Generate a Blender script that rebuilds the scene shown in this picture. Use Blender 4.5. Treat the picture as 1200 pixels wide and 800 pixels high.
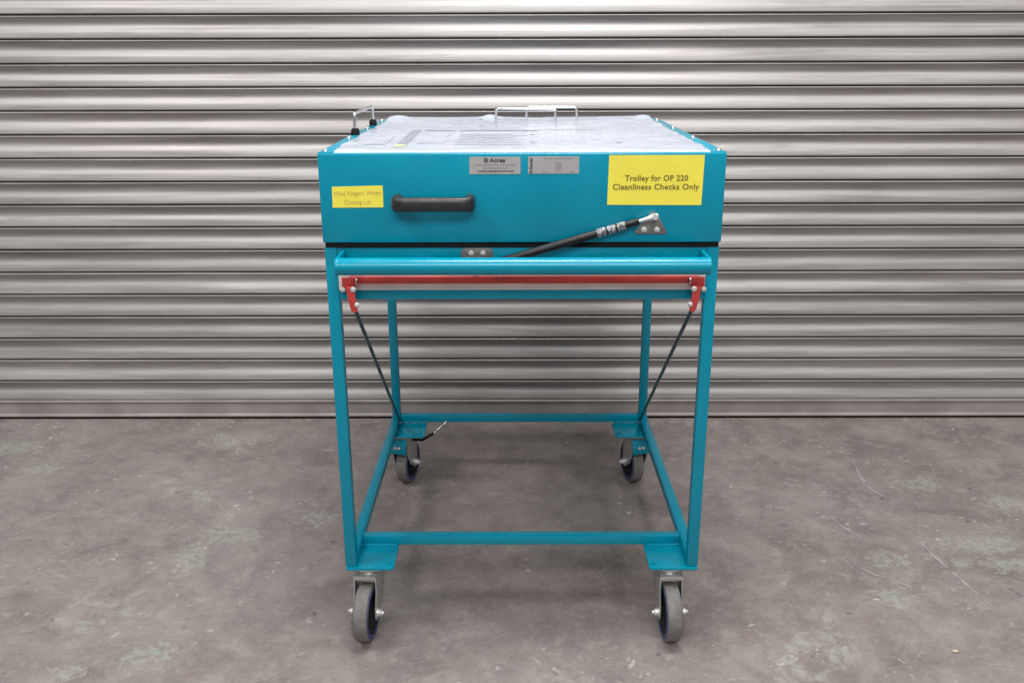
import bpy, bmesh, math, random
from mathutils import Vector, Matrix, noise

for o in list(bpy.data.objects): bpy.data.objects.remove(o)
S = bpy.context.scene
COL = S.collection
R = math.radians
random.seed(7)

# ------------------------------------------------------------------ camera
def make_camera():
    th, yaw, roll = 0.3105, 0.0032, -0.0027
    cy, sy, c, s = math.cos(yaw), math.sin(yaw), math.cos(th), math.sin(th)
    rot = Matrix.Rotation(yaw, 3, 'Z')
    F = rot @ Vector((0, c, -s)); Rt = rot @ Vector((1, 0, 0)); D = rot @ Vector((0, -s, -c))
    X = Rt*math.cos(roll) - D*math.sin(roll)
    Dn = Rt*math.sin(roll) + D*math.cos(roll)
    Y, Z = -Dn, -F
    m = Matrix(((X.x, Y.x, Z.x, -0.0146), (X.y, Y.y, Z.y, -1.8094), (X.z, Y.z, Z.z, 1.3054), (0, 0, 0, 1)))
    cam = bpy.data.cameras.new('camera'); cam.lens = 1065.285/1200*36; cam.sensor_width = 36
    cam.sensor_fit = 'HORIZONTAL'; cam.clip_start = 0.02; cam.clip_end = 100
    o = bpy.data.objects.new('camera', cam); COL.objects.link(o); o.matrix_world = m
    S.camera = o
make_camera()

# ------------------------------------------------------------------ world + lamps (indoor workshop, overhead lamps)
w = bpy.data.worlds.new('World'); S.world = w; w.use_nodes = True
bg = w.node_tree.nodes['Background']
bg.inputs[0].default_value = (1.0, 0.985, 0.965, 1); bg.inputs[1].default_value = 0.27

def area(name, loc, tgt, sx, sy, power, col):
    l = bpy.data.lights.new(name, 'AREA'); l.shape = 'RECTANGLE'; l.size = sx; l.size_y = sy
    l.energy = power; l.color = col
    o = bpy.data.objects.new(name, l); COL.objects.link(o); o.location = loc
    o.rotation_euler = (Vector(tgt)-Vector(loc)).to_track_quat('-Z', 'Y').to_euler()
    return o
area('ceiling_lamp', (0.25, -0.22, 4.0), (0.25, -0.1, 0), 1.4, 0.8, 112, (1.0, 0.985, 0.96))
area('ceiling_lamp', (-2.6, -1.2, 4.4), (-1.2, 0.6, 0), 1.3, 0.5, 75, (1.0, 0.985, 0.96))
area('ceiling_lamp', (3.2, -1.2, 4.4), (1.6, 0.6, 0), 1.3, 0.5, 30, (1.0, 0.985, 0.96))
area('ceiling_lamp', (0.2, -4.6, 4.4), (0.0, 0.0, 0.6), 3.4, 1.4, 185, (1.0, 0.985, 0.965))

S.render.engine = 'CYCLES'
vs = S.view_settings
vs.view_transform = 'Standard'; vs.look = 'None'; vs.gamma = 1; vs.exposure = 0.0; vs.use_curve_mapping = False

# ------------------------------------------------------------------ materials
class NT:
    def __init__(s, name):
        s.m = bpy.data.materials.new(name); s.m.use_nodes = True
        s.t = s.m.node_tree; s.b = s.t.nodes['Principled BSDF']
    def n(s, typ, **k):
        x = s.t.nodes.new(typ)
        for a, v in k.items():
            if a.startswith('i_'):
                x.inputs[a[2:].replace('_', ' ')].default_value = v
            else: setattr(x, a, v)
        return x
    def l(s, a, b): s.t.links.new(a, b)
    def coord(s, scale=(1, 1, 1), loc=(0, 0, 0)):
        c = s.n('ShaderNodeTexCoord'); mp = s.n('ShaderNodeMapping')
        mp.inputs['Scale'].default_value = scale; mp.inputs['Location'].default_value = loc
        s.l(c.outputs['Object'], mp.inputs[0]); return mp.outputs[0]
    def noise(s, vec, scale, detail=4, rough=.55, dist=0.):
        x = s.n('ShaderNodeTexNoise'); s.l(vec, x.inputs['Vector'])
        x.inputs['Scale'].default_value = scale; x.inputs['Detail'].default_value = detail
        x.inputs['Roughness'].default_value = rough; x.inputs['Distortion'].default_value = dist
        return x.outputs['Fac']
    def ramp(s, fac, a, b, va=0., vb=1.):
        x = s.n('ShaderNodeMapRange'); x.interpolation_type = 'SMOOTHSTEP'
        s.l(fac, x.inputs[0]); x.inputs[1].default_value = a; x.inputs[2].default_value = b
        x.inputs[3].default_value = va; x.inputs[4].default_value = vb
        return x.outputs[0]
    def math(s, op, a, b=None):
        x = s.n('ShaderNodeMath', operation=op)
        for i, v in enumerate((a, b)):
            if v is None: continue
            if isinstance(v, (int, float)): x.inputs[i].default_value = v
            else: s.l(v, x.inputs[i])
        return x.outputs[0]
    def mix(s, fac, a, b):
        x = s.n('ShaderNodeMix', data_type='RGBA')
        if isinstance(fac, (int, float)): x.inputs[0].default_value = fac
        else: s.l(fac, x.inputs[0])
        for i, v in ((6, a), (7, b)):
            if isinstance(v, tuple): x.inputs[i].default_value = (*v[:3], 1)
            else: s.l(v, x.inputs[i])
        return x.outputs[2]
    def bump(s, h, strength, dist):
        x = s.n('ShaderNodeBump'); x.inputs['Strength'].default_value = strength
        x.inputs['Distance'].default_value = dist; s.l(h, x.inputs['Height'])
        s.l(x.outputs[0], s.b.inputs['Normal'])
    def set(s, **k):
        for a, v in k.items():
            i = s.b.inputs[a.replace('_', ' ')]
            if isinstance(v, (int, float)): i.default_value = v
            elif isinstance(v, tuple): i.default_value = (*v[:3], 1) if i.type == 'RGBA' else v
            else: s.l(v, i)
        return s

def simple(name, col, rough, metal=0., var=.08, nscale=30, bump=0., bscale=200, **kw):
    t = NT(name); v = t.coord()
    f = t.noise(v, nscale, 5)
    d = tuple(max(0, c*(1-var)) for c in col); u = tuple(min(1, c*(1+var)) for c in col)
    t.set(Base_Color=t.mix(t.ramp(f, .3, .7), d, u), Metallic=metal,
          Roughness=t.ramp(t.noise(v, nscale*1.7, 4), .3, .7, max(.02, rough-.06), rough+.08), **kw)
    if bump: t.bump(t.noise(v, bscale, 2), bump, .001)
    return t.m

M = {}
M['teal'] = simple('teal_paint', (0.0, 0.252, 0.372), .24, 0, .06, 7, .08, 420, Specular_IOR_Level=.38)
M['zinc'] = simple('zinc_plated_steel', (0.62, 0.63, 0.62), .33, .9, .1, 60)
M['bolt'] = simple('bright_zinc', (0.66, 0.66, 0.65), .36, .45, .06, 60)
M['steel'] = simple('brushed_steel', (0.23, 0.215, 0.20), .45, .6, .12, 90)
M['chrome'] = simple('chrome', (0.82, 0.82, 0.82), .12, 1, .03, 50)
M['black'] = simple('black_plastic', (0.022, 0.021, 0.024), .38, 0, .15, 50, .2, 600)
M['rubber'] = simple('black_rubber', (0.008, 0.008, 0.009), .65, 0, .2, 60, Specular_IOR_Level=.2)
M['blackpaint'] = simple('satin_black', (0.010, 0.010, 0.011), .42, 0, .1, 60, Specular_IOR_Level=.3)
M['tread'] = simple('grey_rubber', (0.165, 0.155, 0.150), .62, 0, .16, 70, .3, 300)
M['blue'] = simple('blue_core', (0.028, 0.048, 0.20), .45, 0, .12, 60)
M['red'] = simple('red_paint', (0.53, 0.05, 0.046), .38, 0, .1, 25)
M['rod'] = simple('dark_green_rod', (0.004, 0.075, 0.085), .35, 0, .2, 40)
M['white'] = simple('white_paint', (0.86, 0.80, 0.79), .5, 0, .06, 18)
M['yellow'] = simple('yellow_vinyl', (0.88, 0.77, 0.085), .42, 0, .03, 12)
M['silver'] = simple('silver_foil', (0.46, 0.45, 0.455), .42, .35, .06, 40)
M['ink'] = simple('dark_ink', (0.035, 0.035, 0.04), .6, 0, .1, 80)
M['olive_ink'] = simple('olive_ink', (0.16, 0.135, 0.02), .6, 0, .1, 80)
M['pale_ink'] = simple('faded_ink', (0.52, 0.40, 0.10), .6, 0, .15, 80)
M['grey_ink'] = simple('grey_ink', (0.22, 0.215, 0.21), .6, 0, .1, 80)
M['print_grey'] = simple('print_grey', (0.28, 0.29, 0.35), .4, 0, .12, 40)
M['print_pale'] = simple('print_pale', (0.44, 0.475, 0.56), .3, 0, .08, 40)
M['print_lime'] = simple('print_lime', (0.52, 0.57, 0.36), .4, 0, .1, 40)

def strut_print():
    t = NT('printed_strut_label'); v = t.coord()
    f = t.noise(v, 260, 3, .6)
    t.set(Base_Color=t.mix(t.ramp(f, .44, .56), (0.05, 0.05, 0.055), (0.38, 0.39, 0.41)), Roughness=.4)
    return t.m
M['strut_print'] = strut_print()
def film_material():
    t = NT('protective_film'); v = t.coord()
    a = t.noise(v, 5, 6, .6, .6)
    vs_ = t.coord((6, 30, 6))
    b = t.noise(vs_, 2.0, 5, .6, 1.0)
    c = t.mix(t.ramp(a, .35, .68), (0.55, 0.615, 0.73), (0.45, 0.51, 0.63))
    t.set(Base_Color=c, Roughness=t.ramp(b, .35, .7, .16, .34), Specular_IOR_Level=.5, Coat_Weight=.3, Coat_Roughness=.12)
    h = t.math('ADD', t.noise(v, 14, 5, .55, .8), t.math('MULTIPLY', b, .6))
    t.bump(h, .05, .003)
    return t.m
M['film'] = film_material()

def slat_material():
    t = NT('galvanised_slat')
    c = t.n('ShaderNodeTexCoord'); oi = t.n('ShaderNodeObjectInfo')
    ad = t.n('ShaderNodeVectorMath', operation='MULTIPLY_ADD')
    t.l(oi.outputs['Random'], ad.inputs[0]); ad.inputs[1].default_value = (31.7, 17.3, 11.1)
    t.l(c.outputs['Object'], ad.inputs[2])
    def mp(sc):
        m = t.n('ShaderNodeMapping'); m.inputs['Scale'].default_value = sc; t.l(ad.outputs[0], m.inputs[0]); return m.outputs[0]
    streak = t.noise(mp((1.3, 20, 34)), 1.5, 6, .6, .3)
    spot = t.noise(mp((1.5, 9, 17)), 1.7, 7, .66, .25)
    fine = t.noise(mp((22, 60, 60)), 2.0, 5, .6)
    col = t.mix(t.ramp(streak, .3, .72), (0.298, 0.280, 0.275), (0.425, 0.408, 0.405))
    col = t.mix(t.math('MULTIPLY', t.ramp(spot, .52, .70), .38), col, (0.19, 0.172, 0.160))
    col = t.mix(t.math('MULTIPLY', t.ramp(fine, .58, .76), .22), col, (0.50, 0.49, 0.485))
    hsv = t.n('ShaderNodeHueSaturation'); t.l(col, hsv.inputs['Color'])
    t.l(t.ramp(oi.outputs['Random'], 0, 1, .86, 1.08), hsv.inputs['Value'])
    t.set(Base_Color=hsv.outputs[0], Metallic=.25, Roughness=t.ramp(streak, .3, .7, .36, .50))
    t.bump(t.math('ADD', streak, t.math('MULTIPLY', fine, .3)), .18, .002)
    return t.m
M['slat'] = slat_material()
M['rail'] = simple('dull_steel_rail', (0.30, 0.275, 0.265), .55, .2, .14, 7)

def floor_material():
    t = NT('worn_concrete'); v = t.coord()
    big = t.noise(v, 1.1, 5, .6, .4)
    mid = t.noise(v, 5.5, 7, .66, .5)
    fin = t.noise(v, 64, 6, .78, .2)
    mot = t.noise(v, 17, 8, .76, .4)
    col = t.mix(t.ramp(big, .32, .68), (0.262, 0.228, 0.218), (0.318, 0.288, 0.278))
    col = t.mix(t.math('MULTIPLY', t.ramp(mid, .42, .68), .75), col, (0.385, 0.345, 0.33))
    col = t.mix(t.math('MULTIPLY', t.ramp(mid, .30, .47, 1, 0), .6), col, (0.185, 0.165, 0.158))
    # diagonal trowel / drag smears
    rot = t.n('ShaderNodeMapping'); t.l(v, rot.inputs[0]); rot.inputs['Rotation'].default_value = (0, 0, R(38)); 
    r2 = t.n('ShaderNodeMapping'); t.l(rot.outputs[0], r2.inputs[0]); r2.inputs['Scale'].default_value = (1.2, 7, 1)
    smear = t.noise(r2.outputs[0], 2.2, 6, .65, .5)
    col = t.mix(t.math('MULTIPLY', t.ramp(smear, .52, .75), .35), col, (0.20, 0.175, 0.168))
    col = t.mix(t.math('MULTIPLY', t.ramp(fin, .53, .68), .5), col, (0.46, 0.43, 0.41))
    col = t.mix(t.math('MULTIPLY', t.ramp(fin, .30, .46, 1, 0), .5), col, (0.15, 0.135, 0.13))
    col = t.mix(t.math('MULTIPLY', t.ramp(mot, .52, .62), .45), col, (0.43, 0.395, 0.37))
    col = t.mix(t.math('MULTIPLY', t.ramp(mot, .36, .47, 1, 0), .26), col, (0.15, 0.13, 0.122))
    # worn remains of a pale green coating
    g1 = t.noise(v, 2.3, 3, .5, .3); g2 = t.noise(v, 17, 7, .7, .8)
    gm = t.math('MULTIPLY', t.ramp(g1, .56, .70), t.ramp(g2, .49, .56))
    def blob(x, y, rx, ry):
        x, y = -.0146+(x+.0146)*.981, -1.8094+(y+1.8094)*.981
        s_ = t.n('ShaderNodeMapping'); t.l(v, s_.inputs[0]); s_.vector_type = 'POINT'
        s_.inputs['Location'].default_value = (-x/rx, -y/ry, 0); s_.inputs['Scale'].default_value = (1/rx, 1/ry, 0)
        ln = t.n('ShaderNodeVectorMath', operation='LENGTH'); t.l(s_.outputs[0], ln.inputs[0])
        wob = t.math('ADD', ln.outputs['Value'], t.math('MULTIPLY', t.math('SUBTRACT', g2, .5), 4.2))
        return t.ramp(wob, .70, .88, 1, 0)
    for bl in ((-.905, .40, .05, .09), (-.84, .52, .10, .055), (1.30, .46, .13, .055), (1.01, .385, .06, .05), (-1.05, 1.18, .13, .06),
               (-1.76, 1.12, .1, .07), (1.28, .83, .10, .05), (1.33, .36, .16, .04), (-.86, -.03, .07, .05), (-1.03, -.09, .05, .04),
               (-.60, .62, .06, .05), (-1.6, .95, .08, .05), (.95, .20, .06, .05), (1.5, .7, .1, .06)):
        gm = t.math('MAXIMUM', gm, blob(*bl))
    g3 = t.noise(v, 48, 6, .75, .6)
    gm = t.math('MULTIPLY', gm, t.ramp(g3, .44, .54, .1, 1))
    col = t.mix(t.math('MULTIPLY', gm, .6), col, (0.43, 0.465, 0.415))
    # chips: small light aggregate flecks, scrapes and pits of uneven outline
    wv = t.n('ShaderNodeTexNoise'); t.l(v, wv.inputs['Vector']); wv.inputs['Scale'].default_value = 34; wv.inputs['Detail'].default_value = 3
    dv = t.n('ShaderNodeVectorMath', operation='MULTIPLY_ADD'); t.l(wv.outputs['Color'], dv.inputs[0]); dv.inputs[1].default_value = (.05, .05, 0); t.l(v, dv.inputs[2])
    vo = t.n('ShaderNodeTexVoronoi'); t.l(dv.outputs[0], vo.inputs['Vector']); vo.inputs['Scale'].default_value = 30
    spk = t.math('MULTIPLY', t.ramp(vo.outputs['Distance'], .10, .22, 1, 0), t.ramp(t.noise(v, 5, 5, .7), .50, .62))
    col = t.mix(t.math('MULTIPLY', spk, .8), col, (0.62, 0.60, 0.56))
    vp = t.n('ShaderNodeTexVoronoi'); t.l(dv.outputs[0], vp.inputs['Vector']); vp.inputs['Scale'].default_value = 19
    pit = t.math('MULTIPLY', t.ramp(vp.outputs['Distance'], .05, .20, 1, 0), t.ramp(t.noise(v, 4.2, 5, .7), .52, .62))
    col = t.mix(t.math('MULTIPLY', pit, .65), col, (0.11, 0.10, 0.095))
    r3 = t.n('ShaderNodeMapping'); t.l(v, r3.inputs[0]); r3.inputs['Scale'].default_value = (14, 46, 1); r3.inputs['Rotation'].default_value = (0, 0, R(-9))
    scr = t.math('MULTIPLY', t.ramp(t.noise(r3.outputs[0], 1.6, 5, .7, .8), .60, .70), t.ramp(t.noise(v, 3.1, 4, .6), .44, .62))
    col = t.mix(t.math('MULTIPLY', scr, .8), col, (0.58, 0.55, 0.53))
    dk = t.n('ShaderNodeHueSaturation'); dk.inputs['Value'].default_value = .76; dk.inputs['Saturation'].default_value = 1.22; t.l(col, dk.inputs['Color']); col = dk.outputs[0]
    t.set(Base_Color=col, Roughness=t.ramp(mid, .3, .7, .52, .74), Specular_IOR_Level=.35)
    h = t.math('ADD', t.math('MULTIPLY', mid, .8), t.math('ADD', t.math('MULTIPLY', fin, .5), t.math('MULTIPLY', mot, .5)))
    h = t.math('SUBTRACT', h, t.math('MULTIPLY', pit, .6))
    t.bump(h, .35, .006)
    return t.m
M['floor'] = floor_material()
M['scuff'] = simple('pale_scratch', (0.40, 0.37, 0.355), .7, 0, .25, 30)
M['stone'] = simple('stone_chip', (0.42, 0.36, 0.28), .7, 0, .3, 60)

# ------------------------------------------------------------------ mesh helpers
def obj(name, bm, mat, parent=None, smooth=True, loc=None, kind=None):
    me = bpy.data.meshes.new(name)
    bmesh.ops.recalc_face_normals(bm, faces=bm.faces[:])
    bm.to_mesh(me); bm.free()
    me.materials.append(M[mat])
    o = bpy.data.objects.new(name, me); COL.objects.link(o)
    if smooth:
        for p in me.polygons: p.use_smooth = True
        try: me.set_sharp_from_angle(angle=R(38))
        except Exception: pass
    if parent is not None: o.parent = parent
    if loc: o.location = loc
    if kind: o['kind'] = kind
    return o
def empty(name, parent=None, loc=(0, 0, 0)):
    o = bpy.data.objects.new(name, None); COL.objects.link(o); o.location = loc; o.empty_display_size = .1
    if parent is not None: o.parent = parent
    return o
def box(bm, x0, x1, y0, y1, z0, z1, bev=0., seg=2):
    g = bmesh.ops.create_cube(bm, size=1)
    vs_ = g['verts']
    for v in vs_:
        v.co = Vector(((x0+x1)/2+v.co.x*(x1-x0), (y0+y1)/2+v.co.y*(y1-y0), (z0+z1)/2+v.co.z*(z1-z0)))
    if bev:
        es = list({e for v in vs_ for e in v.link_edges})
        bmesh.ops.bevel(bm, geom=es, offset=bev, segments=seg, profile=.5, affect='EDGES')
    return bm
def B(*a, **k): return box(bmesh.new(), *a, **k)
def tube(bm, pts, rad, n=14, cap=True, closed=False):
    pts = [Vector(p) for p in pts]; rads = rad if isinstance(rad, (list, tuple)) else [rad]*len(pts)
    rings = []; up = None
    for i, p in enumerate(pts):
        a = pts[max(0, i-1)]; b = pts[min(len(pts)-1, i+1)]
        t = (b-a).normalized()
        if up is None:
            ref = Vector((0, 0, 1)) if abs(t.z) < .9 else Vector((0, 1, 0))
            up = (ref - t*ref.dot(t)).normalized()
        else: up = (up - t*up.dot(t)).normalized()
        sd = t.cross(up)
        k = 1.
        if 0 < i < len(pts)-1:
            d = (pts[i]-pts[i-1]).normalized().dot((pts[i+1]-pts[i]).normalized()); k = 1/max(.5, math.sqrt((1+d)/2))
        rings.append([bm.verts.new(p + (up*math.cos(q)+sd*math.sin(q))*rads[i]) for q in [2*math.pi*j/n for j in range(n)]])
    for a, b in zip(rings, rings[1:]):
        for j in range(n): bm.faces.new((a[j], a[(j+1) % n], b[(j+1) % n], b[j]))
    if cap: bm.faces.new(rings[0]); bm.faces.new(rings[-1])
    return bm
def T(*a, **k): return tube(bmesh.new(), *a, **k)
def arc_path(pts, r, n=6):
    """polyline with rounded corners"""
    pts = [Vector(p) for p in pts]; out = [pts[0]]
    for a, b, c in zip(pts, pts[1:], pts[2:]):
        u = (a-b).normalized(); w_ = (c-b).normalized()
        p, q = b+u*r, b+w_*r
        for i in range(n+1):
            s = i/n; out.append(p*(1-s)**2 + b*2*s*(1-s) + q*s*s)
    out.append(pts[-1]); return out
def prism(bm, pts, axis, a, b, bev=0.):
    """outline pts (2-D) extruded along axis from a to b; for 'y' pts are (x,z), 'x' (y,z), 'z' (x,y)"""
    def P(p, q):
        return {'x': (q, p[0], p[1]), 'y': (p[0], q, p[1]), 'z': (p[0], p[1], q)}[axis]
    A = [bm.verts.new(P(p, a)) for p in pts]; Bv = [bm.verts.new(P(p, b)) for p in pts]
    n = len(pts)
    fs = [bm.faces.new(A), bm.faces.new(Bv)] + [bm.faces.new((A[i], A[(i+1) % n], Bv[(i+1) % n], Bv[i])) for i in range(n)]
    if bev:
        es = list({e for f in fs[:2] for e in f.edges})
        bmesh.ops.recalc_face_normals(bm, faces=fs)
        bmesh.ops.bevel(bm, geom=es, offset=bev, segments=2, profile=.5, affect='EDGES')
    return bm
def PR(*a, **k): return prism(bmesh.new(), *a, **k)
def lathe(bm, prof, axis='x', n=40, c=(0, 0, 0)):
    """prof: (r, h) closed profile revolved about axis"""
    rings = []
    for j in range(n):
        q = 2*math.pi*j/n; ring = []
        for r, h in prof:
            p = {'x': (h, r*math.cos(q), r*math.sin(q)), 'z': (r*math.cos(q), r*math.sin(q), h), 'y': (r*math.cos(q), h, r*math.sin(q))}[axis]
            ring.append(bm.verts.new(Vector(p)+Vector(c)))
        rings.append(ring)
    m = len(prof)
    for j in range(n):
        a, b = rings[j], rings[(j+1) % n]
        for i in range(m-1): 
            if prof[i][0] < 1e-6 and prof[i+1][0] < 1e-6: continue
            bm.faces.new((a[i], a[i+1], b[i+1], b[i]))
    bmesh.ops.remove_doubles(bm, verts=bm.verts[:], dist=1e-6)
    return bm
def LA(*a, **k): return lathe(bmesh.new(), *a, **k)
def hexnut(c, axis, r, h, dome=.003):
    pts = [(r*math.cos(R(60*i+15)), r*math.sin(R(60*i+15))) for i in range(6)]
    bm = bmesh.new()
    pr = [(0, 0), (r*1.25, 0), (r*1.25, h*.25), (r, h*.25), (r, h*.85), (r*.82, h), (r*.5, h), (r*.45, h+dome), (0, h+dome)]
    if axis[1] == '-': pr = [(a, -b) for a, b in pr]
    return lathe(bm, pr, axis[0], 12, c)
def rounded_rect(x0, x1, z0, z1, r, n=5):
    out = []
    for cx, cz, a0 in ((x1-r, z1-r, 0), (x0+r, z1-r, 90), (x0+r, z0+r, 180), (x1-r, z0+r, 270)):
        for i in range(n+1):
            q = R(a0+90*i/n); out.append((cx+r*math.cos(q), cz+r*math.sin(q)))
    return out
def text(name, body, mat, parent, loc, size, sx=1., bold=0., space=1., rotz=0., vertical=False, line=1., ext=.00025):
    """flat lettering that faces -Y"""
    cu = bpy.data.curves.new(name, 'FONT'); cu.body = body; cu.size = size; cu.offset = bold*size
    cu.align_x = 'CENTER'; cu.align_y = 'CENTER'; cu.space_character = space; cu.space_line = line; cu.extrude = ext
    cu.resolution_u = 3
    tmp = bpy.data.objects.new('tmp_text', cu); COL.objects.link(tmp)
    dg = bpy.context.evaluated_depsgraph_get(); dg.update()
    me = bpy.data.meshes.new_from_object(tmp.evaluated_get(dg))
    bpy.data.objects.remove(tmp); bpy.data.curves.remove(cu)
    me.transform(Matrix.Translation(loc) @ Matrix.Rotation(rotz, 4, 'Y') @ Matrix.Rotation(R(90), 4, 'X') @ Matrix.Diagonal((sx, 1, 1, 1)))
    me.materials.clear(); me.materials.append(M[mat])
    o = bpy.data.objects.new(name, me); COL.objects.link(o); o.parent = parent
    return o

# ------------------------------------------------------------------ setting: floor
YW = 1.3272                     # plane of the shutter
bm = bmesh.new()
nx, ny = 60, 60
bmesh.ops.create_grid(bm, x_segments=nx, y_segments=ny, size=1)
for v in bm.verts:
    v.co.x *= 6; v.co.y = -2.6 + v.co.y*4.3
    v.co.z = 0
floor = obj('floor', bm, 'floor', smooth=False); floor['kind'] = 'structure'
def scuff(pts, w0):
    pts = [(-.0146+(x+.0146)*.981, -1.8094+(y+1.8094)*.981) for x, y in pts]
    bm = bmesh.new(); pr = None
    P = []
    for a, b in zip(pts, pts[1:]):
        for i in range(10): P.append(Vector(a).lerp(Vector(b), i/10))
    P.append(Vector(pts[-1]))
    for i, p in enumerate(P):
        d = (P[min(i+1, len(P)-1)]-P[max(i-1, 0)]).normalized(); nrm = Vector((-d.y, d.x))
        k = noise.noise(Vector((p.x*30, p.y*30, 3)))
        w_ = w0*max(.05, .55+.9*k)*(math.sin(math.pi*min(1, max(0.02, i/len(P))))**.4)
        p2 = p + nrm*.004*noise.noise(Vector((p.x*9, p.y*9, 8)))
        q = (bm.verts.new((p2.x-nrm.x*w_, p2.y-nrm.y*w_, .0012)), bm.verts.new((p2.x+nrm.x*w_, p2.y+nrm.y*w_, .0012)))
        if pr and k > -.32: bm.faces.new((pr[0], pr[1], q[1], q[0]))
        pr = q
    obj('scratch_mark', bm, 'scuff', floor, smooth=False)
scuff([(1.1326, 1.0046), (1.112, .88), (1.1153, .8031), (1.135, .75), (1.1622, .7168)], .0042)
scuff([(1.1261, .5338), (1.136, .42), (1.1484, .3377), (1.165, .24), (1.1818, .1529)], .0046)
scuff([(.93, .62), (.945, .55), (.97, .49)], .0034)
scuff([(.90, .36), (.94, .30), (1.02, .24)], .003)
scuff([(-1.2, .62), (-1.12, .65), (-1.05, .66)], .002)

bm = bmesh.new()
for i in range(150):
    x = random.uniform(-2, 2); y = random.uniform(-.15, 1.34); r = random.choice((.0010, .0014, .0018, .0024))
    g = bmesh.ops.create_icosphere(bm, subdivisions=1, radius=r)
    for v in g['verts']: v.co = Vector((v.co.x*random.uniform(.8, 1.8)+x, v.co.y*random.uniform(.8, 1.5)+y, v.co.z*.6+r*.4))
g = bmesh.ops.create_icosphere(bm, subdivisions=1, radius=.006)
for v in g['verts']: v.co = Vector((v.co.x*1.5+.985, v.co.y-.055, v.co.z*.6+.003))
deb = obj('grit', bm, 'stone', smooth=False); deb['kind'] = 'stuff'
deb['label'] = 'tiny stone chips and grit scattered over the concrete floor'; deb['category'] = 'grit'

# ------------------------------------------------------------------ roller shutter
shutter = empty('roller_shutter', loc=(0, YW, 0))
shutter['label'] = 'wide galvanised roller shutter of curved horizontal slats behind the trolley'; shutter['category'] = 'roller shutter'
joints = [1.4182, 1.3426, 1.2658, 1.1903, 1.1148, 1.0368, .9587, .8793, .7999, .7226, .6422, .5618, .481, .3998, .3176, .2371, .1543, .0767]
top = joints[0]; up = []
while top < 2.75: top += .0772; up.append(top)
joints = up[::-1] + joints
def slat_profile(p):
    k = p/.08
    # (height below the joint, distance towards the room)
    q = [(-.0010, -.010), (.0030, -.0095), (.0046, -.004), (.0050, .0030), (.0058, .0072), (.0074, .0088), (.0092, .0078), (.0104, .0045), (.0125, .0024),
         (.0165, -.0006), (.0215, -.0036), (.0275, -.0060), (.0330, -.0068), (.0385, -.0058), (.0440, -.0034), (.0500, .0002),
         (.0560, .0034), (.0620, .0054), (.0680, .0066), (.0740, .0073), (.0772, .0076), (.0787, .0066), (.0791, .0040), (.0789, -.0095)]
    return [(a*k, b) for a, b in q]
XW = 3.4
def slat_mesh(p, seed):
    bm = bmesh.new(); prof = slat_profile(p); prev = None; NX = 72
    for i in range(NX+1):
        x = -XW + 2*XW*i/NX
        wob = .0009*noise.noise(Vector((x*1.1, seed*7.3, 0))); wz = .0007*noise.noise(Vector((x*.8, seed*3.1, 5)))
        bul = 1 + .22*noise.noise(Vector((x*1.9, seed*2.7, 9)))
        col = [bm.verts.new((x, -(b*bul if 9 <= j <= 16 else b)-wob, -a+wz)) for j, (a, b) in enumerate(prof)]
        if prev:
            for j in range(len(col)-1): bm.faces.new((prev[j], prev[j+1], col[j+1], col[j]))
        prev = col
    me = bpy.data.meshes.new('slat'); bmesh.ops.recalc_face_normals(bm, faces=bm.faces[:])
    bm.to_mesh(me); bm.free(); me.materials.append(M['slat'])
    for q in me.polygons: q.use_smooth = True
    return me
for i, (a, b) in enumerate(zip(joints, joints[1:])):
    o = bpy.data.objects.new('slat', slat_mesh(a-b, i)); COL.objects.link(o); o.parent = shutter; o.location = (0, 0, a)
zb = joints[-1]
bm = PR([(.012, zb-.001), (-.006, zb-.001), (-.0095, zb-.004), (-.010, zb-.008), (-.006, zb-.011), (-.004, zb-.014), (-.004, .022), (-.0075, .017), (-.009, .0125), (-.006, .009), (.012, .009)], 'x', -XW, XW)
obj('bottom_rail', bm, 'rail', shutter, smooth=False)
obj('bottom_strip', B(-XW, XW, -.001, .010, -.001, .0095), 'rubber', shutter, smooth=False)  # thin black strip filling the line between rail and floor
# unseen sheet behind the slats, closes their joints so they stay dark
obj('backing_sheet', B(-XW, XW, .014, .020, .0, joints[0]), 'rail', shutter, smooth=False)

# ------------------------------------------------------------------ trolley
TR = empty('trolley', loc=(0, 0, -.025))
TR['label'] = 'teal steel trolley with lidded box, push handle and four caster wheels on concrete'; TR['category'] = 'trolley'
X, L, t = .400, .868, .025
hb, htop = .2115, .951

# legs
for sx in (-1, 1):
    for y0 in (0., L-t):
        xa, xb = sorted((sx*X, sx*(X-t)))
        obj('leg', B(xa, xb, y0, y0+t, hb, htop, bev=.003), 'teal', TR)
xi = X-t+.001
# tray rails under the lid (between the legs)
obj('top_rail', B(-xi, xi, .0025, .022, .8955, htop-.0005, bev=.002), 'teal', TR)
obj('top_rail', B(-xi, xi, L-.022, L-.0025, .8955, htop-.0005, bev=.002), 'teal', TR)
obj('lower_rail', B(-xi, xi, .0020, .0240, .8400, .8625, bev=.0025), 'teal', TR)
obj('lower_rail', B(-xi, xi, L-.0240, L-.0020, .8400, .8625, bev=.0025), 'teal', TR)
for sx in (-1, 1):
    xa, xb = sorted((sx*(X-.0025), sx*(X-.022)))
    obj('top_rail', B(xa, xb, t-.001, L-t+.001, .8955, htop-.0005, bev=.002), 'teal', TR)
    obj('lower_rail', B(xa, xb, t-.001, L-t+.001, .8400, .8625, bev=.0025), 'teal', TR)
    xa, xb = sorted((sx*X*.9985, sx*(X-t+.0006)))
    obj('side_rail', B(xa, xb, t-.001, L-t+.001, hb, hb+t, bev=.003), 'teal', TR)
obj('tray_floor', B(-.385, .385, .016, L-.016, .886, .8975), 'teal', TR)
obj('backing_strip', B(-.3745, .3745, -.0022, .0030, .8618, .8950), 'white', TR)
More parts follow.
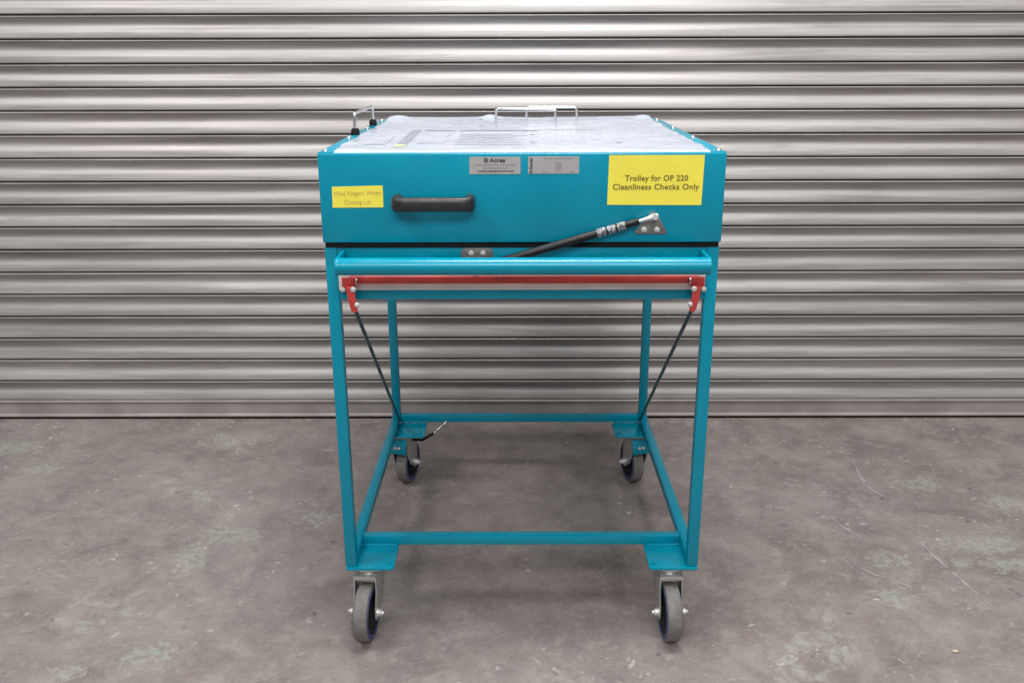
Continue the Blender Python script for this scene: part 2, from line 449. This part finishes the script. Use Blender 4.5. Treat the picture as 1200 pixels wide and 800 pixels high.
for y0 in (.098, L-t+.0006):
    obj('cross_bar', B(-xi, xi, y0, y0+t-.0012, hb, hb+t-.0006, bev=.003), 'teal', TR)
# caster mounting plates with weld beads
def plate(sx, y0, front):
    pts = [(sx*.3985, y0), (sx*.296, y0), (sx*.290, y0+.006), (sx*.290, y0+.104), (sx*.3985, y0+.104)]
    p = obj('caster_plate', PR(pts, 'z', hb-.006, hb+.0006, bev=.0012), 'teal', TR)
    yb = (.098 if front else L-t+.0006)
    bm = bmesh.new()
    pts = [(sx*(.374-.0065*i), yb-.001+.0008*math.sin(i*2.1), hb+.0015) for i in range(13)]
    tube(bm, pts, [.0028+.0009*math.sin(i*1.7) for i in range(13)], 8)
    obj('weld_bead', bm, 'teal', p)
    obj('bolt_head', hexnut((sx*.303, y0+.020, hb+.0004), 'z+', .005, .004, .001), 'teal', p)
    obj('bolt_head', hexnut((sx*.303, y0+.082, hb+.0004), 'z+', .005, .004, .001), 'teal', p)
for sx in (-1, 1):
    plate(sx, -.004, True); plate(sx, L-.134, False)

# push handle
obj('push_handle', T([(-.3612, -.070, .9267), (.3645, -.070, .9267)], .0172, n=28), 'teal', TR)
for x0, x1 in ((-.3650, -.3580), (.3612, .3682)):
    out = [(.006, .9100), (.006, .9445), (-.060, .9440)] + [(-.070+.0178*math.cos(R(90+20*k)), .9267+.0178*math.sin(R(90+20*k))) for k in range(10)]
    obj('handle_bracket', PR(out, 'x', x0, x1, bev=.0010), 'teal', TR)

# lid
lx, ly0, ly1, lz0, lz1 = .4008, -.0070, .9, .9608, 1.1378
bm = B(-lx, lx, ly0, ly1, lz0, lz1, bev=.0028, seg=3)
LID = obj('lid', bm, 'teal', TR)
obj('lid_seal', B(-.397, .397, -.001, .893, htop-.001, lz0+.001), 'rubber', TR, smooth=False)
# top rims left and right, panel, film
def film_h(x, y):
    v = Vector((x*5, y*5, 1.3)); z = .0040 + .0022*noise.noise(v) + .0011*noise.noise(v*3.1)
    v2 = Vector((x*2.2, y*9, 4)); z += .0022*abs(noise.noise(v2))
    e = max(0, (y-.80)/.09); z += .0035*e*e*(0.6+noise.noise(Vector((x*6, 0, 2))))
    for cx, cy_, h, r in ((-.345, .855, .010, .035), (.355, .86, .008, .03), (-.085, .868, .009, .025), (-.30, .80, .003, .06)):
        z += h*math.exp(-((x-cx)**2+(y-cy_)**2)/(r*r))
    return lz1 + max(.0015, z)
for sx in (-1, 1):
    xa, xb = sorted((sx*.3995, sx*.371))
    rim = obj('lid_rim', B(xa, xb, -.004, .897, lz1-.001, lz1+.0022, bev=.0008), 'teal', TR)
    for i in range(4):
        y = .014 + .27*i
        obj('screw', LA([(0, .0046), (.0022, .0044), (.0042, .003), (.0050, .0005), (.0050, 0), (0, 0)], 'z', 16, (sx*.388, y, lz1+.0021)), 'chrome', rim)
bm = bmesh.new(); NXF, NYF = 90, 110; G = []
for j in range(NYF+1):
    row = []
    for i in range(NXF+1):
        a, b = i/NXF, j/NYF
        x = -.371+.742*a; y = .002+.894*b
        if i in (0, NXF): x += (.006*noise.noise(Vector((y*13, i, 0))) + .003*noise.noise(Vector((y*40, i, 0))))
        if j in (0, NYF): y += .004*noise.noise(Vector((x*14, j, 0)))
        z = film_h(x, y)
        if j == 0: z = lz1+.0008
        row.append(bm.verts.new((x, y, z)))
    G.append(row)
for j in range(NYF):
    for i in range(NXF): bm.faces.new((G[j][i], G[j][i+1], G[j+1][i+1], G[j+1][i]))
border = [G[0][i] for i in range(NXF+1)] + [G[j][NXF] for j in range(1, NYF+1)] + [G[NYF][i] for i in range(NXF-1, -1, -1)] + [G[j][0] for j in range(NYF-1, 0, -1)]
low = [bm.verts.new((v.co.x, v.co.y, lz1-.0008)) for v in border]
nB = len(border)
for i in range(nB): bm.faces.new((border[i], border[(i+1) % nB], low[(i+1) % nB], low[i]))
me_o = obj('protective_film', bm, 'film', TR); me_o['label'] = 'wrinkled bluish white protective film on top of the lid'
def printed(name, x0, x1, y0, y1, mat, par=me_o):
    bm = bmesh.new(); nx = max(2, int((x1-x0)/.006)); ny = max(2, int((y1-y0)/.006)); g = []
    for j in range(ny+1):
        g.append([bm.verts.new((x0+(x1-x0)*i/nx, y0+(y1-y0)*j/ny, film_h(x0+(x1-x0)*i/nx, y0+(y1-y0)*j/ny)+.0007)) for i in range(nx+1)])
    for j in range(ny):
        for i in range(nx): bm.faces.new((g[j][i], g[j][i+1], g[j+1][i+1], g[j+1][i]))
    obj(name, bm, mat, par)
printed('printed_band', -.262, -.240, .135, .47, 'print_grey')
printed('printed_band', -.262, -.240, .075, .132, 'print_lime')
printed('printed_line', -.232, -.155, .45, .475, 'print_grey')
printed('printed_line', -.148, .045, .452, .468, 'print_grey')
printed('printed_line', .05, .19, .47, .48, 'print_pale')
printed('printed_block', -.222, -.165, .15, .38, 'print_pale')
printed('printed_block', -.335, -.285, .12, .33, 'print_pale')
for i in range(7): printed('printed_line', -.14, .0+.02*math.sin(i*3), .12+.04*i, .129+.04*i, 'print_pale')
for x, y in ((.022, .34), (.020, .17), (-.105, .62), (-.115, .80), (.20, .13)): printed('printed_mark', x, x+.010, y, y+.02, 'print_grey')

# chrome bow handles on the lid
def bow(p, q, h, r, name='bow_handle', ferr=True):
    p, q = Vector(p), Vector(q); u = Vector((0, 0, h))
    o = obj(name, T(arc_path([p, p+u, q+u, q], .008, 6), r, n=12), 'chrome', TR)
    if ferr:
        for c in (p, q): obj('ferrule', LA([(0, 0), (.010, 0), (.010, .012), (.0065, .017), (.0065, .017), (0, .017)], 'z', 20, c), 'rubber', o)
    return o
bow((-.3885, .375, lz1+.001), (-.3885, .655, lz1+.001), .050, .0042)
bow((-.066, .80, lz1+.003), (.098, .74, lz1+.003), .034, .0038, ferr=False)
bow((.02, .888, lz1+.001), (.165, .888, lz1+.001), .033, .0038, ferr=False)

# black pull handle on the front of the lid
def pull():
    bm = bmesh.new()
    x0, x1, zc, yo = -.2580, -.0905, 1.0435, ly0
    path = arc_path([(x0+.012, yo+.002, zc), (x0+.012, yo-.036, zc), (x1-.012, yo-.036, zc), (x1-.012, yo+.002, zc)], .016, 8)
    n = 16; rings = []
    for i, p in enumerate(path):
        a, b = path[max(0, i-1)], path[min(len(path)-1, i+1)]; tt = (b-a).normalized(); up_ = Vector((0, 0, 1)); sd = tt.cross(up_).normalized()
        e = min(i, len(path)-1-i); hz = .0158 if e < 6 else .0140
        rings.append([bm.verts.new(p+up_*hz*abs(math.cos(q))**.7*math.copysign(1, math.cos(q))+sd*.0105*abs(math.sin(q))**.7*math.copysign(1, math.sin(q))) for q in [2*math.pi*(k+.5)/n for k in range(n)]])
    for a, b in zip(rings, rings[1:]):
        for k in range(n): bm.faces.new((a[k], a[(k+1) % n], b[(k+1) % n], b[k]))
    bm.faces.new(rings[0]); bm.faces.new(rings[-1])
    return obj('pull_handle', bm, 'black', TR)
pull()

# stickers
yf = ly0
def sticker(name, pts, mat, th=.0007):
    return obj(name, PR(pts, 'y', yf+.0002, yf-th), mat, TR, smooth=False)
s1 = sticker('yellow_sticker', [(.1706, 1.1334), (.3572, 1.1334), (.3560, 1.0355), (.1692, 1.0365)], 'yellow')
text('lettering', 'Trolley for OP 220', 'olive_ink', s1, (.2650, yf-.0009, 1.0885), .0158, .96, .018, 1.05)
text('lettering', 'Cleanliness Checks Only', 'olive_ink', s1, (.2640, yf-.0009, 1.0715), .0158, 1.02, .018, 1.05)
s2 = sticker('yellow_sticker', [(-.3754, 1.0732), (-.2749, 1.0755), (-.2752, 1.0324), (-.3763, 1.0318)], 'yellow')
text('lettering', 'Mind Fingers When', 'pale_ink', s2, (-.3255, yf-.0009, 1.0608), .0128, .92, -.002, 1., R(-1.2))
text('lettering', 'Closing Lid', 'pale_ink', s2, (-.3265, yf-.0009, 1.0430), .0128, .92, -.002, 1., R(-1.2))
s3 = sticker('silver_label', [(-.1029, 1.1308), (-.0028, 1.1308), (-.0028, 1.0974), (-.1029, 1.0974)], 'silver')
text('lettering', 'Acres', 'ink', s3, (-.0480, yf-.0009, 1.1240), .0112, 1.1, .03, 1.05)
def swirl(par, cx, cz, r, turn=0.):
    bm = bmesh.new()
    lathe(bm, [(r, -.0002), (r*.80, -.0002), (r*.80, .0002), (r, .0002), (r, -.0002)], 'y', 24, (cx, yf-.0009, cz))
    for k in range(3):
        pts = []
        for i in range(7):
            a = R(120*k+i*22)+turn; q = r*(.16+.70*i/6)
            pts.append((cx+q*math.cos(a), yf-.0009, cz+q*math.sin(a)))
        tube(bm, pts, [r*.16, r*.2, r*.2, r*.18, r*.14, r*.1, r*.05], 6)
    obj('emblem', bm, 'ink', par)
swirl(s3, -.0705, 1.1242, .0046)
def dashes(par, x0, x1, z, h, seed, mat='ink'):
    rnd = random.Random(seed); x = x0; bm = bmesh.new()
    while x < x1-.001:
        w_ = min(rnd.uniform(.0015, .0075), x1-x)
        box(bm, x, x+w_, yf-.0010, yf-.0006, z-h/2, z+h/2); x += w_+rnd.uniform(.0008, .0016)
    obj('fine_print', bm, mat, par, smooth=False)
dashes(s3, -.0925, -.0105, 1.1150, .0020, 1, 'grey_ink'); dashes(s3, -.076, -.027, 1.1092, .0018, 2, 'grey_ink'); dashes(s3, -.0865, -.0165, 1.1030, .0022, 3)
s4 = sticker('silver_label', [(.0122, 1.1313), (.1121, 1.1313), (.1121, 1.0980), (.0122, 1.0980)], 'silver')
text('lettering', 'Acres', 'ink', s4, (.0180, yf-.0009, 1.1170), .0088, 1.05, .03, 1.0, R(-90))
swirl(s4, .0180, 1.1015, .0030)
dashes(s4, .043, .098, 1.1278, .0016, 4, 'grey_ink')
for i, xx in enumerate((.041, .066, .091)): dashes(s4, xx-.001, xx+.011, 1.1018, .0014, 5+i, 'grey_ink')
bm = bmesh.new()
for i in range(6): box(bm, .0655+.0021*i, .0655+.0021*i+(.0011 if i % 2 else .0007), yf-.0010, yf-.0006, 1.1055, 1.1205)
obj('barcode', bm, 'grey_ink', s4, smooth=False)

# gas strut and brackets
A = Vector((.2625, yf-.014, 1.0150)); Bq = Vector((-.090, yf-.014, .9110)); u = (Bq-A).normalized()
ln = (Bq-A).length
GS = obj('gas_strut', T([A+u*.054, A+u*.0545, A+u*.056, Bq-u*.020], [.004, .0078, .0084, .0084], 20), 'blackpaint', TR)
obj('strut_rod', T([A+u*.004, A+u*.080], .0034, 14), 'bolt', GS)
obj('strut_neck', T([A+u*.032, A+u*.034, A+u*.060, A+u*.061], [.0060, .0072, .0074, .0060], 16), 'blackpaint', GS)
obj('end_fitting', T([A-u*.008, A-u*.006, A+u*.006, A+u*.016, A+u*.024], [.003, .0056, .0060, .0044, .0038], 16), 'bolt', GS)
for a, b in ((.060, .076), (.080, .096), (.100, .118)):
    obj('strut_label', T([A+u*a, A+u*b], .00865, 20, cap=False), 'strut_print', GS)
def bracket(pts, bolts, ball, ymid):
    b = obj('strut_bracket', PR(pts, 'y', ymid+.001, ymid-.0028, bev=.0006), 'steel', TR)
    for x, z in bolts: obj('bolt_head', hexnut((x, ymid-.0026, z), 'y-', .0048, .0045), 'bolt', b)
    obj('ball_stud', T([(ball[0], ymid, ball[1]), (ball[0], ymid-.012, ball[1]), (ball[0], ymid-.013, ball[1]), (ball[0], ymid-.0225, ball[1])], [.004, .004, .0062, .0058], 14), 'bolt', b)
bracket([(.2570, 1.0215), (.2665, 1.0215), (.2700, 1.0170), (.2895, .9830), (.2890, .9785), (.2860, .9775), (.2270, .9785), (.2255, .9820)], [(.2442, .9867), (.2698, .9867)], (A.x, A.z), yf)
bracket(rounded_rect(-.1236, -.0581, .925, .9480, .010, 5), [(-.103, .938), (-.0788, .938)], (Bq.x, Bq.z), .0030)

# red brake bar, links and rods
yr = -.004
RB = obj('brake_bar', B(-.352, .360, yr-.0075, yr+.0075, .8768, .8908, bev=.0015), 'red', TR)
for sx, xc in ((-1, -.3585), (1, .3640)):
    xo = xc+sx*.0075; xn = xc-sx*.024
    x0, x1 = sorted((xo, xn))
    e = obj('lever_plate', PR([(x0, .8905), (x1, .8905), (x1, .870 if sx > 0 else .8735), (xc+.006, .8645), (xc-.006, .8645), (x0, .8735 if sx > 0 else .870)], 'y', yr-.0105, yr-.0055, bev=.0008), 'red', RB)
    lx_ = -.3475 if sx < 0 else .3545
    tx = .005*sx*-1
    obj('brake_link', PR([(lx_-.0095, .8720), (lx_+.0095, .8720), (lx_+.0075, .850), (lx_+.0065+tx, .8230), (lx_+.003+tx, .8185), (lx_-.003+tx, .8185), (lx_-.0075+tx, .8230), (lx_-.0075, .850)], 'y', yr-.0155, yr-.0110, bev=.0008), 'red', RB)
    obj('pivot_bolt', hexnut((lx_-sx*.005, yr-.0152, .8675), 'y-', .0050, .0050), 'bolt', RB)
    obj('pivot_bolt', hexnut((xc+sx*.0065, yr-.0100, .8655), 'y-', .0044, .0040), 'bolt', RB)
    obj('pivot_bolt', hexnut((lx_+tx-sx*.006, yr-.0152, .8350), 'y-', .0044, .0050), 'bolt', RB)
    obj('pivot_shaft', T([(xc-sx*.002, yr-.006, .880), (xc-sx*.002, .012, .880)], .006, 12), 'zinc', RB)
    obj('washer', LA([(0, -.001), (.008, -.001), (.008, .001), (0, .001)], 'x', 16, (xn+sx*.001, yr-.009, .882)), 'zinc', RB)
    a = Vector((lx_+tx, yr-.0095, .824)); b = Vector((sx*.372, .800, .236))
    obj('brake_rod', T([a, b], .0042, 12), 'rod', TR)

# casters
RW, ZF = .0670, .025
def caster(px, py, heading, brake, tr):
    """pivot at (px,py); the wheel trails along heading (radians from -Y, clockwise seen from above)"""
    c = empty('caster', TR, (px, py, 0)); c.rotation_euler = (0, 0, heading)
    zt = hb-.006+.0006; ax = ZF+RW; sg = math.copysign(1, tr)
    obj('top_plate', B(-.030, .034, -.043, .046, zt-.0045, zt-.0002, bev=.001), 'zinc', c)
    obj('swivel_head', LA([(0, zt-.004), (.036, zt-.004), (.0375, zt-.008), (.0375, zt-.012), (.033, zt-.017), (.030, zt-.024), (0, zt-.024)], 'z', 36), 'zinc', c)
    # fork: crown + two cheeks reaching forward to the axle
    bm = bmesh.new()
    prism(bm, [(-.0265, .034), (.0265, .034), (.030, .010), (.0265, -.040), (-.0265, -.040), (-.030, .010)], 'z', zt-.033, zt-.022, bev=.001)
    for sx in (-1, 1):
        x0, x1 = sorted((sx*.0235, sx*.0268))
        pts = [(-sg*.044, zt-.023), (-sg*.043, zt-.050), (-sg*.020, ax+.014), (tr-sg*.018, ax-.006), (tr-sg*.010, ax-.014), (tr, ax-.016), (tr+sg*.012, ax-.012), (tr+sg*.016, ax),
               (tr+sg*.014, ax+.018), (sg*.041, zt-.060), (sg*.040, zt-.023)]
        prism(bm, pts, 'x', x0, x1, bev=.0008)
    obj('fork', bm, 'zinc', c)
    W2 = .017
    wc = (0, tr, ax)
    obj('tread', LA([(.0505, -W2), (RW-.0060, -W2), (RW-.0020, -W2+.0022), (RW-.0004, -W2+.0060), (RW, 0), (RW-.0004, W2-.0060), (RW-.0020, W2-.0022), (RW-.0060, W2), (.0505, W2), (.0505, -W2)], 'x', 56, wc), 'tread', c)
    obj('wheel_core', LA([(.030, -W2+.003), (.0525, -W2+.0012), (.0525, -W2-.0010), (.0600, -W2-.0008), (.0600, W2+.0008), (.0525, W2+.0010), (.0525, W2-.0012), (.030, W2-.003), (.030, -W2+.003)], 'x', 48, wc), 'blue', c)
    obj('hub', LA([(0, -.0225), (.012, -.0225), (.014, -.019), (.030, -.0172), (.043, -.0150), (.0480, -.0163), (.0505, -.0172), (.0505, .0172), (.0480, .0163), (.043, .0150), (.030, .0172), (.014, .019), (.012, .0225), (0, .0225)], 'x', 40, wc), 'rubber', c)
    for sx in (-1, 1):
        obj('axle_nut', LA([(0, sx*.0265), (.0105, sx*.0265), (.0105, sx*.0285), (.0082, sx*.0285), (.0082, sx*.0355), (.0060, sx*.0375), (.0045, sx*.0375), (.0040, sx*.0415), (0, sx*.0420)], 'x', 12, wc), 'bolt', c)
    if brake:
        sgn = brake
        bm = bmesh.new()
        prism(bm, [(-.046, .146), (-.052, .150), (-.055, .162), (-.053, .178), (-.046, .194), (-.041, .194), (-.048, .177), (-.050, .162), (-.047, .152)], 'x', -.030, .026, bev=.0012)
        cov = obj('brake_cover', bm, 'teal', c)
        for xx in (-.008, .004): obj('cover_screw', hexnut((xx, -.0535, .170), 'y-', .0042, .003), 'chrome', cov)
    return c
caster(-.355, .045, R(-6), 0, -.041)
caster(.342, .045, R(2), 0, -.041)
caster(-.360, .790, R(-14), 1, .028)
caster(.362, .790, R(13), 1, .028)
# brake lever with a short chain on the left rear caster
bl = obj('brake_lever', T([(-.338, .790, .176), (-.300, .776, .182), (-.281, .766, .198), (-.262, .760, .212)], .004, 10), 'rubber', TR)
bm = bmesh.new()
for i in range(16):
    p = Vector((-.262, .760, .212)).lerp(Vector((-.2315, .8436, .2140)), i/15)
    g = bmesh.ops.create_icosphere(bm, subdivisions=2, radius=.0034)
    for v in g['verts']: v.co = v.co+p
obj('bead_chain', bm, 'chrome', bl)
